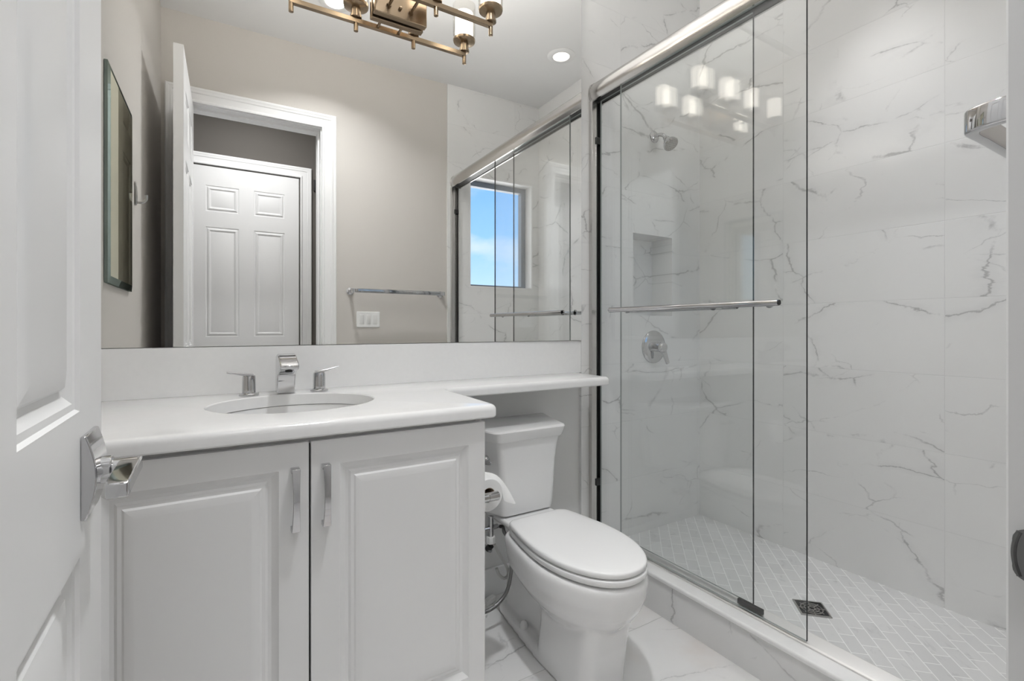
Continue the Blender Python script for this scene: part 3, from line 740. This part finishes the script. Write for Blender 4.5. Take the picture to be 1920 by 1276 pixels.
child('roller_channel', boxes((1.5495, 1.6055, Y0 + 0.001, Y1 - 0.001, 2.2185, 2.2315)), M_BLACK, sf)
def jamb(ya, yb, open_y):
    w = abs(yb - ya)
    s = 1 if yb > ya else -1
    a, b = sorted((ya, yb)); wall = yb
    bl = [(1.533, 1.537, a, b), (1.5585, 1.5625, a, b), (1.590, 1.594, a, b)]
    base = (1.537, 1.590, min(wall, wall - s * 0.004), max(wall, wall - s * 0.004))
    bm = BM()
    for q in bl + [base]: box(bm, *q, 0.181, 2.2135)
    box(bm, 1.537, 1.5585, min(ya, ya + s * 0.003), max(ya, ya + s * 0.003), 0.181, 2.2135)
    j = child('wall_jamb', bm, M_ALU, sf, bevel=0.0006)
    bm = boxes((1.5628, 1.5680, min(ya, yb - s * 0.0045), max(ya, yb - s * 0.0045), 0.182, 2.213), (1.5860, 1.5898, min(ya, yb - s * 0.0045), max(ya, yb - s * 0.0045), 0.182, 2.213))
    bmesh.ops.transform(bm, matrix=Matrix.Translation(sf.location).inverted(), verts=bm.verts[:])
    link('jamb_seal', bm, M_BLACK, j)
    for z in (2.026, 0.398):
        bm = boxes((1.556, 1.590, min(ya - s * 0.006, yb - s * 0.005), max(ya - s * 0.006, yb - s * 0.005), z - 0.017, z + 0.017))
        bmesh.ops.transform(bm, matrix=Matrix.Translation(sf.location).inverted(), verts=bm.verts[:])
        link('bumper', bm, M_BLACK, j, bevel=0.003)
jamb(Y1 - 0.022, Y1, None); jamb(Y0 + 0.022, Y0, None)
TP = [(1.553, 0.1563), (1.604, 0.1563), (1.604, 0.184), (1.600, 0.184), (1.600, 0.168), (1.580, 0.168), (1.580, 0.178), (1.576, 0.178), (1.576, 0.168), (1.558, 0.166), (1.555, 0.163)]
TP = [(1.553, 0.1563), (1.604, 0.1563), (1.604, 0.176), (1.600, 0.177), (1.572, 0.170), (1.557, 0.165), (1.553, 0.161)]
bm = BM(); loft(bm, [[(x, Y0, z) for x, z in TP], [(x, Y1, z) for x, z in TP]]); child('sill_track', bm, M_SATIN, sf, smooth=25)
child('glass_guide', boxes((1.5625, 1.5765, 0.955, 1.045, 0.1725, 0.190)), M_BLACK, sf, bevel=0.0015)

def glass_panel(x, ya, yb, bar_x, by0, by1, label):
    e = empty('shower_door_panel', (x, (ya + yb) / 2, 0.185)); tag(e, label, 'shower door')
    bm = BM(); fs = box(bm, x - 0.004, x + 0.004, ya, yb, 0.1835 if x > 1.575 else 0.1715, 2.2165)
    fs[2].material_index = 1; fs[4].material_index = 2; fs[0].material_index = 2; fs[1].material_index = 2
    child('glass', bm, [M_GLASS, M_GLASSEDGE, M_GLASSEDGE2], e)
    s = 1 if bar_x > x else -1; zb = 1.212
    bm = BM(); r = 0.0105
    lathe(bm, (bar_x, by0, zb), (0, 1, 0), [(0, 0.008), (0.001, r), (by1 - by0 - 0.001, r), (by1 - by0, 0.008)], 20)
    b = child('towel_rail', bm, M_CHROME, e, smooth=40)
    for y in (by0 + 0.06, by1 - 0.06):
        bm = BM(); cyl(bm, (bar_x, y, zb), (x + s * 0.0045, y, zb), 0.008, n=16); cyl(bm, (x + s * 0.0045, y, zb), (x + s * 0.0095, y, zb), 0.014, n=18)
        bmesh.ops.transform(bm, matrix=Matrix.Translation(e.location).inverted(), verts=bm.verts[:])
        link('rail_post', bm, M_CHROME, b, smooth=40)
    for y in (by0, by1):
        bm = BM(); q = 1 if y == by1 else -1
        lathe(bm, (bar_x, y - q * 0.0004, zb), (0, q, 0), [(0, 0.0082), (0.003, 0.0082), (0.0035, 0.006)], 16)
        bmesh.ops.transform(bm, matrix=Matrix.Translation(e.location).inverted(), verts=bm.verts[:])
        link('rail_end_plug', bm, M_BLACK, b, smooth=40)
glass_panel(1.556, 0.806, 1.608, 1.497, 0.860, 1.618, 'outer sliding glass shower panel with room side towel rail')
glass_panel(1.584, 0.998, 1.7700, 1.643, 1.100, 1.666, 'inner sliding glass shower panel next to the wall jamb')

# shower head
sh = empty('showerhead', (1.977, YT, 2.135)); tag(sh, 'chrome shower head on short arm above the niche', 'shower head')
bm = BM(); lathe(bm, (1.977, YT - 0.0005, 2.135), (0, -1, 0), [(0, 0.031), (0.004, 0.031), (0.012, 0.024), (0.016, 0.012)]); child('flange', bm, M_CHROME, sh, smooth=40)
bm = BM(); tube(bm, [(1.977, YT - 0.008, 2.135), (1.977, YT - 0.035, 2.136), (1.977, YT - 0.062, 2.124), (1.977, YT - 0.078, 2.104)], 0.0095, 14); child('arm', bm, M_CHROME, sh, smooth=60)
ax = Vector((0, -0.62, -0.78)); c0 = Vector((1.977, YT - 0.074, 2.110))
bm = BM(); lathe(bm, c0, ax, [(0, 0.011), (0.010, 0.015), (0.018, 0.018), (0.022, 0.016), (0.032, 0.024), (0.050, 0.036), (0.062, 0.039), (0.066, 0.037)], 30); hd = child('head', bm, M_CHROME, sh, smooth=40)
bm = BM(); lathe(bm, c0 + ax * 0.0663, ax, [(0, 0.035), (0.002, 0.034), (0.0022, 0.01)], 30)
for rr, nn in ((0.012, 6), (0.022, 12), (0.029, 18)):
    for i in range(nn):
        p = circle(c0 + ax * 0.068, rr, ax, nn)[i]; cyl(bm, p, p + ax * 0.002, 0.0013, n=6)
bmesh.ops.transform(bm, matrix=Matrix.Translation(sh.location).inverted(), verts=bm.verts[:])
link('spray_face', bm, M_NICKEL, hd, smooth=40)

# shower valve
sv = empty('shower_valve', (1.973, YT, 1.033)); tag(sv, 'round chrome shower valve with lever handle below the niche', 'shower valve')
bm = BM(); lathe(bm, (1.973, YT - 0.0005, 1.033), (0, -1, 0), [(0, 0.086), (0.004, 0.086), (0.010, 0.080), (0.015, 0.062), (0.018, 0.034), (0.019, 0.02)], 40); child('escutcheon', bm, M_CHROME, sv, smooth=50)
bm = BM(); lathe(bm, (1.973, YT - 0.017, 1.033), (0, -1, 0), [(0, 0.024), (0.030, 0.024), (0.034, 0.027), (0.052, 0.027), (0.058, 0.022), (0.060, 0.008)], 28)
rings = []
for d, hw in ((0.0, 0.020), (0.03, 0.016), (0.07, 0.013), (0.088, 0.011)):
    dx, dz = 0.30 * d, -0.95 * d
    ring = rrect(0, 0, hw, 0.005, 0.003, 3)
    rings.append([(1.973 + dx + a * 0.95, YT - 0.062 - d * 0.12 + b, 1.033 + dz + a * 0.30) for a, b in ring])
loft(bm, rings); child('lever_handle', bm, M_CHROME, sv, smooth=40)

# floor drain (square, turned with the diagonal tile)
dr = empty('shower_drain', (1.915, 0.975, 0.08), math.radians(45)); tag(dr, 'square metal drain grate in the shower floor', 'floor drain')
bm = BM(); box(bm, -0.051, 0.051, -0.051, 0.051, 0.0003, 0.001)
for a, b, c, d in ((-0.051, 0.051, -0.051, -0.045), (-0.051, 0.051, 0.045, 0.051), (-0.051, -0.045, -0.045, 0.045), (0.045, 0.051, -0.045, 0.045)): box(bm, a, b, c, d, 0.001, 0.004)
for r in (0.012, 0.024, 0.036):
    pts = circle((0, 0, 0.0028), r, (0, 0, 1), 28); tube(bm, pts + [pts[0]], 0.0018, 6, smooth=False)
for i in range(8):
    a = i * math.pi / 4; c, s = math.cos(a), math.sin(a); cyl(bm, (0.008 * c, 0.008 * s, 0.0026), (0.044 * c, 0.044 * s, 0.0026), 0.002, n=6)
link('grate', bm, M_DRAIN, dr)
link('drain_shade', boxes((-0.0448, 0.0448, -0.0448, 0.0448, 0.0011, 0.0014)), M_DARK, dr)  # dark sheet standing in for the shade below the grate

# ================================================================== toilet
TX = 1.036
to = empty('toilet', (TX, 1.45, 0)); tag(to, 'white two piece toilet with closed lid between vanity and shower', 'toilet')
def egg(yf, yb, a, back=0.66, n=56, cx=TX, bq=0.0):
    """egg outline: round front at yf, flatter back at yb with half width a*back"""
    L_ = yb - yf; half = []
    N = n // 2
    for i in range(N + 1):
        th = math.pi * i / N                      # 0 at the front tip
        s = (1 - math.cos(th)) / 2
        w = math.sin(th) ** 0.92
        hw = a * w
        if s > 0.52:
            q = (s - 0.52) / 0.48; hw = max(hw, a * (1 - (1 - back) * q ** 1.6) * (1 if q < 0.90 else math.sqrt(max(0.0, 1 - ((q - 0.90) / 0.10) ** 2)) * 0.35 + 0.65 if q < 1 else 0.0))
        half.append((hw, yf + s * L_))
    right = half[1:-1]
    return [(cx, half[0][1])] + [(cx + w, y) for w, y in right] + [(cx, half[-1][1])] + [(cx - w, y) for w, y in reversed(right)]
bm = BM()
def solid(levels, fn):
    loft(bm, [[(x, y, z) for x, y in fn(*p)] for z, p in levels])
# bowl
solid([(0.17, (1.13, 1.42, 0.085)), (0.215, (1.095, 1.46, 0.115)), (0.25, (1.06, 1.50, 0.145)), (0.285, (1.035, 1.53, 0.166)), (0.325, (1.018, 1.535, 0.176)), (0.365, (1.012, 1.55, 0.176)), (0.381, (1.014, 1.55, 0.173)), (0.387, (1.022, 1.545, 0.166))], lambda a, b, c: egg(a, b, c, 0.72))
# front column
solid([(0.0, (1.135, 1.40, 0.098)), (0.05, (1.130, 1.395, 0.097)), (0.14, (1.118, 1.38, 0.096)), (0.24, (1.095, 1.37, 0.098))], lambda a, b, c: rrect(TX, (a + b) / 2, c, (b - a) / 2, 0.042, 5))
# foot flange
ft = [[(TX + s * w, y) for (w, y) in pp] for s, pp in ()]
foot = [(0.100, 1.16), (0.098, 1.36), (0.086, 1.48), (0.070, 1.62), (0.058, 1.70)]
fo = [(TX + w, y) for w, y in foot] + [(TX - w, y) for w, y in reversed(foot)]
loft(bm, [[(x, y, 0.0) for x, y in fo], [(x, y, 0.028) for x, y in fo], [(TX + (x - TX) * 0.9, y, 0.042) for x, y in fo]])
# trapway and rear support
solid([(0.0, (1.33, 1.69, 0.046)), (0.12, (1.33, 1.69, 0.045)), (0.22, (1.33, 1.66, 0.046)), (0.33, (1.36, 1.68, 0.046)), (0.375, (1.40, 1.72, 0.07))], lambda a, b, c: rrect(TX, (a + b) / 2, c, (b - a) / 2, 0.042, 5))
# tank deck
solid([(0.378, (1.52, 1.72, 0.070)), (0.393, (1.48, 1.765, 0.108)), (0.410, (1.475, 1.775, 0.118)), (0.4195, (1.485, 1.77, 0.112))], lambda a, b, c: rrect(TX, (a + b) / 2, c, (b - a) / 2, 0.04, 5))
bo = child('bowl', bm, M_CERAMIC, to)
rm = bo.modifiers.new('fuse', 'REMESH'); rm.mode = 'VOXEL'; rm.voxel_size = 0.0055; rm.use_smooth_shade = True
sm_ = bo.modifiers.new('soften', 'CORRECTIVE_SMOOTH' if False else 'SMOOTH'); sm_.factor = 0.5; sm_.iterations = 9
# seat and lid
bm = BM()
for z, d in ((0.3925, 0.004), (0.394, 0.001), (0.396, 0.0), (0.409, 0.0), (0.412, 0.002), (0.4125, 0.005)): pass
loft(bm, [[(x, y, z) for x, y in egg(1.012 + d, 1.514 - d, 0.163 - d, 0.76)] for z, d in ((0.3925, 0.010), (0.394, 0.002), (0.397, 0.0), (0.409, 0.0), (0.411, 0.001), (0.4125, 0.004))])
child('seat', bm, M_SEAT, to, smooth=50)
bm = BM()
loft(bm, [[(x, y, z) for x, y in egg(1.014 + d, 1.522 - d * 0.6, 0.163 - d, 0.76)] for z, d in ((0.4165, 0.012), (0.4175, 0.002), (0.420, 0.0), (0.430, 0.0005), (0.4335, 0.003), (0.435, 0.008), (0.4365, 0.03), (0.4378, 0.07), (0.4383, 0.12))])
child('seat_lid', bm, M_SEAT, to, smooth=60)
child('hinge_bar', boxes((TX - 0.075, TX + 0.075, 1.5165, 1.536, 0.422, 0.4255)), M_SEAT, to, bevel=0.006, segs=3)
# tank: front narrower than back, tapering down
def tank_ring(wf, wb, yf, yb, z, r=0.012):
    P_ = [(TX - wb, yb), (TX - wf, yf), (TX + wf, yf), (TX + wb, yb)]
    # add gentle front bow
    return [(p.x, p.y, z) for p in round_poly(P_, [0.01, 0.028, 0.028, 0.01], 5)]
bm = BM()
loft(bm, [tank_ring(0.098, 0.168, 1.585, 1.79, 0.421), tank_ring(0.112, 0.180, 1.568, 1.796, 0.427), tank_ring(0.115, 0.184, 1.564, 1.80, 0.45), tank_ring(0.119, 0.190, 1.561, 1.80, 0.53), tank_ring(0.124, 0.197, 1.559, 1.80, 0.61), tank_ring(0.132, 0.206, 1.557, 1.80, 0.67), tank_ring(0.141, 0.214, 1.554, 1.80, 0.709)])
child('tank', bm, M_CERAMIC, to, smooth=35)
bm = BM()
loft(bm, [tank_ring(0.148, 0.222, 1.548, 1.806, 0.7095), tank_ring(0.151, 0.225, 1.545, 1.808, 0.713), tank_ring(0.160, 0.233, 1.538, 1.808, 0.746), tank_ring(0.158, 0.231, 1.541, 1.806, 0.751), tank_ring(0.153, 0.226, 1.548, 1.800, 0.753)])
child('tank_lid', bm, M_CERAMIC, to, smooth=35)
# flush lever on the bevelled left side of the tank
bm = BM()
nrm = Vector((-0.96, -0.29, 0)).normalized(); pc = Vector((0.873, 1.604, 0.643))
lathe(bm, pc + nrm * 0.004, nrm, [(0, 0.017), (0.004, 0.017), (0.008, 0.012), (0.018, 0.010)], 20)
tv = Vector((0.29, -0.96, 0)).normalized(); rings = []
for d, h_, t_ in ((-0.022, 0.004, 0.004), (-0.012, 0.009, 0.005), (0.01, 0.010, 0.005), (0.035, 0.008, 0.004), (0.042, 0.004, 0.003)):
    c = pc + nrm * 0.021 + tv * d + Vector((0, 0, -0.004)); rings.append([c + nrm * (t_ * math.cos(a)) + Vector((0, 0, h_ * math.sin(a))) for a in [2 * math.pi * i / 12 for i in range(12)]])
loft(bm, rings); child('flush_lever', bm, M_CHROME, to, smooth=50)
for s in (-1,):
    bm = BM(); lathe(bm, (TX + s * 0.066, 1.50, 0.040), (0, 0, 1), [(0, 0.016), (0.012, 0.015), (0.022, 0.010), (0.026, 0.003)], 18); child('bolt_cap', bm, M_CERAMIC, to, smooth=60)

# ------------------------------------------------------------------ paper holder and roll
ph = empty('paper_holder', (CX1, 1.285, 0.626)); tag(ph, 'chrome toilet paper holder on the side of the vanity', 'toilet paper holder')
bm = BM(); lathe(bm, (CX1 + 0.0005, 1.285, 0.626), (1, 0, 0), [(0, 0.022), (0.005, 0.022), (0.008, 0.015), (0.062, 0.0135), (0.0622, 0.0128), (0.0645, 0.0128), (0.065, 0.0140), (0.098, 0.0140), (0.100, 0.012)], 28); child('arm', bm, M_CHROME, ph, smooth=35)
bm = BM(); cyl(bm, (0.718, 1.300, 0.626), (0.718, 1.425, 0.626), 0.009); child('spindle', bm, M_CHROME, ph, smooth=40)
tp = empty('toilet_paper_roll', (0.719, 1.36, 0.608)); tag(tp, 'white toilet paper roll with a folded loose end', 'toilet paper')
RC = (0.718, 0.623); n = 40
bm = BM()
def ringy(r, y): return circle((RC[0], y, RC[1]), r, (0, 1, 0), n)
loft(bm, [ringy(0.0225, 1.308), ringy(0.048, 1.308), ringy(0.0500, 1.310), ringy(0.0500, 1.408), ringy(0.048, 1.410), ringy(0.0225, 1.410), ringy(0.0225, 1.308)], cap0=False, cap1=False)
bmesh.ops.remove_doubles(bm, verts=bm.verts[:], dist=1e-6)
child('paper', bm, M_PAPER, tp, smooth=40)
bm = BM(); loft(bm, [ringy(0.0222, 1.309), ringy(0.0222, 1.409), ringy(0.0205, 1.409), ringy(0.0205, 1.309), ringy(0.0222, 1.309)], cap0=False, cap1=False); bmesh.ops.remove_doubles(bm, verts=bm.verts[:], dist=1e-6); child('core', bm, M_CARD, tp, smooth=40)
bm = BM()
A_ = [(0.745, 1.311, 0.658), (0.768, 1.311, 0.640), (0.776, 1.311, 0.612)]
rows = [[(0.738, 1.312, 0.6695), (0.738, 1.36, 0.6695), (0.738, 1.406, 0.6695)], [(0.764, 1.312, 0.652), (0.772, 1.36, 0.656), (0.778, 1.404, 0.660)], [(0.7725, 1.314, 0.616), (0.792, 1.346, 0.638), (0.800, 1.39, 0.650)], [(0.7735, 1.318, 0.590), (0.803, 1.338, 0.606), (0.816, 1.366, 0.620)], [(0.802, 1.331, 0.577), (0.818, 1.338, 0.583), (0.827, 1.350, 0.590)], [(0.833, 1.338, 0.564), (0.835, 1.340, 0.5655), (0.836, 1.342, 0.567)]]
G = [[bm.verts.new(p) for p in r] for r in rows]
for a, b in zip(G, G[1:]):
    for i in range(2): bm.faces.new((a[i], a[i + 1], b[i + 1], b[i]))
q = child('loose_sheet', bm, M_PAPER, tp, smooth=180); s_ = q.modifiers.new('thick', 'SOLIDIFY'); s_.thickness = 0.0006; ss = q.modifiers.new('sub', 'SUBSURF'); ss.levels = 2; ss.render_levels = 2

# ------------------------------------------------------------------ plumbing beside the toilet
sp_ = empty('supply_valve', (0.905, 1.62, 0.36)); tag(sp_, 'chrome tee fitting with white nut under the toilet tank', 'valve')
k = 1.62 / 1.64
def sc(x, z, y=1.62): f = y / 1.64; return (x * f, y, 1.134 + (z - 1.134) * f)
bm = BM(); p = sc(0.909, 0.366); cyl(bm, (p[0], p[1], p[2] - 0.032), (p[0], p[1], p[2] + 0.045), 0.011, n=18); cyl(bm, (p[0] - 0.19, p[1], p[2]), (p[0], p[1], p[2]), 0.009, n=16); cyl(bm, p, (p[0] + 0.030, p[1], p[2] + 0.002), 0.009, n=16)
child('tee', bm, M_CHROME, sp_, smooth=40)
bm = BM(); cyl(bm, (p[0], p[1], p[2] - 0.056), (p[0], p[1], p[2] - 0.030), 0.0175, n=8); child('nut', bm, M_PLASTIC, sp_, bevel=0.001)
ho = BM(); H_ = [(0.950, 0.364), (0.964, 0.358), (0.985, 0.338), (1.008, 0.300), (1.017, 0.236), (1.016, 0.173), (0.998, 0.106), (0.956, 0.067), (0.909, 0.052), (0.86, 0.058), (0.80, 0.08), (0.74, 0.14)]
tube(ho, [sc(x - (0.016 if i > 1 else 0.0), z, 1.588 if i > 1 else 1.615) for i, (x, z) in enumerate(H_)], 0.0068, 12, k=8)
hs = link('braided_hose', ho, M_HOSE, smooth=60); tag(hs, 'braided steel water hose looping beside the toilet', 'hose')
tbm = BM(); tube(tbm, [sc(x, z, 1.70) for x, z in ((0.925, 0.300), (0.94, 0.270), (0.965, 0.228), (0.984, 0.190), (0.986, 0.165), (0.968, 0.158), (0.946, 0.178), (0.935, 0.205))], 0.0062, 10, k=7)
wt_ = link('water_tube', tbm, M_TUBE, smooth=60); tag(wt_, 'milky plastic water tube looping under the chrome tee', 'tube')
av = empty('angle_stop', (0.955, YB, 0.24)); tag(av, 'small wall shutoff valve at the end of the plastic tube', 'valve')
bm = BM(); cyl(bm, (0.955, YB - 0.0005, 0.235), (0.955, 1.725, 0.235), 0.008, n=14); lathe(bm, (0.955, YB - 0.0005, 0.235), (0, -1, 0), [(0, 0.024), (0.006, 0.020), (0.008, 0.009)], 20); child('stub', bm, M_CHROME, av, smooth=40)
bm = BM(); cyl(bm, (0.955, 1.745, 0.235), (0.955, 1.718, 0.262), 0.013, n=14); child('knob', bm, M_DARK, av, smooth=40)
b1 = link('plastic_clip', boxes((-0.028, 0.028, -0.012, 0.012, 0, 0.022)), M_PLASTIC, bevel=0.004); b1.location = (0.975, 1.765, 0.0005); b1.rotation_euler = (0, 0, 0.35)
tag(b1, 'small white plastic clip lying on the floor by the baseboard', 'plastic clip')
bm = BM(); lathe(bm, (0.905, 1.70, 0.0005), (0, 0, 1), [(0, 0.020), (0.012, 0.020), (0.016, 0.016), (0.017, 0.004)], 22); b2 = link('plastic_disc', bm, M_PLASTIC, smooth=40)
tag(b2, 'round white plastic disc on the floor inside the hose loop', 'plastic disc')
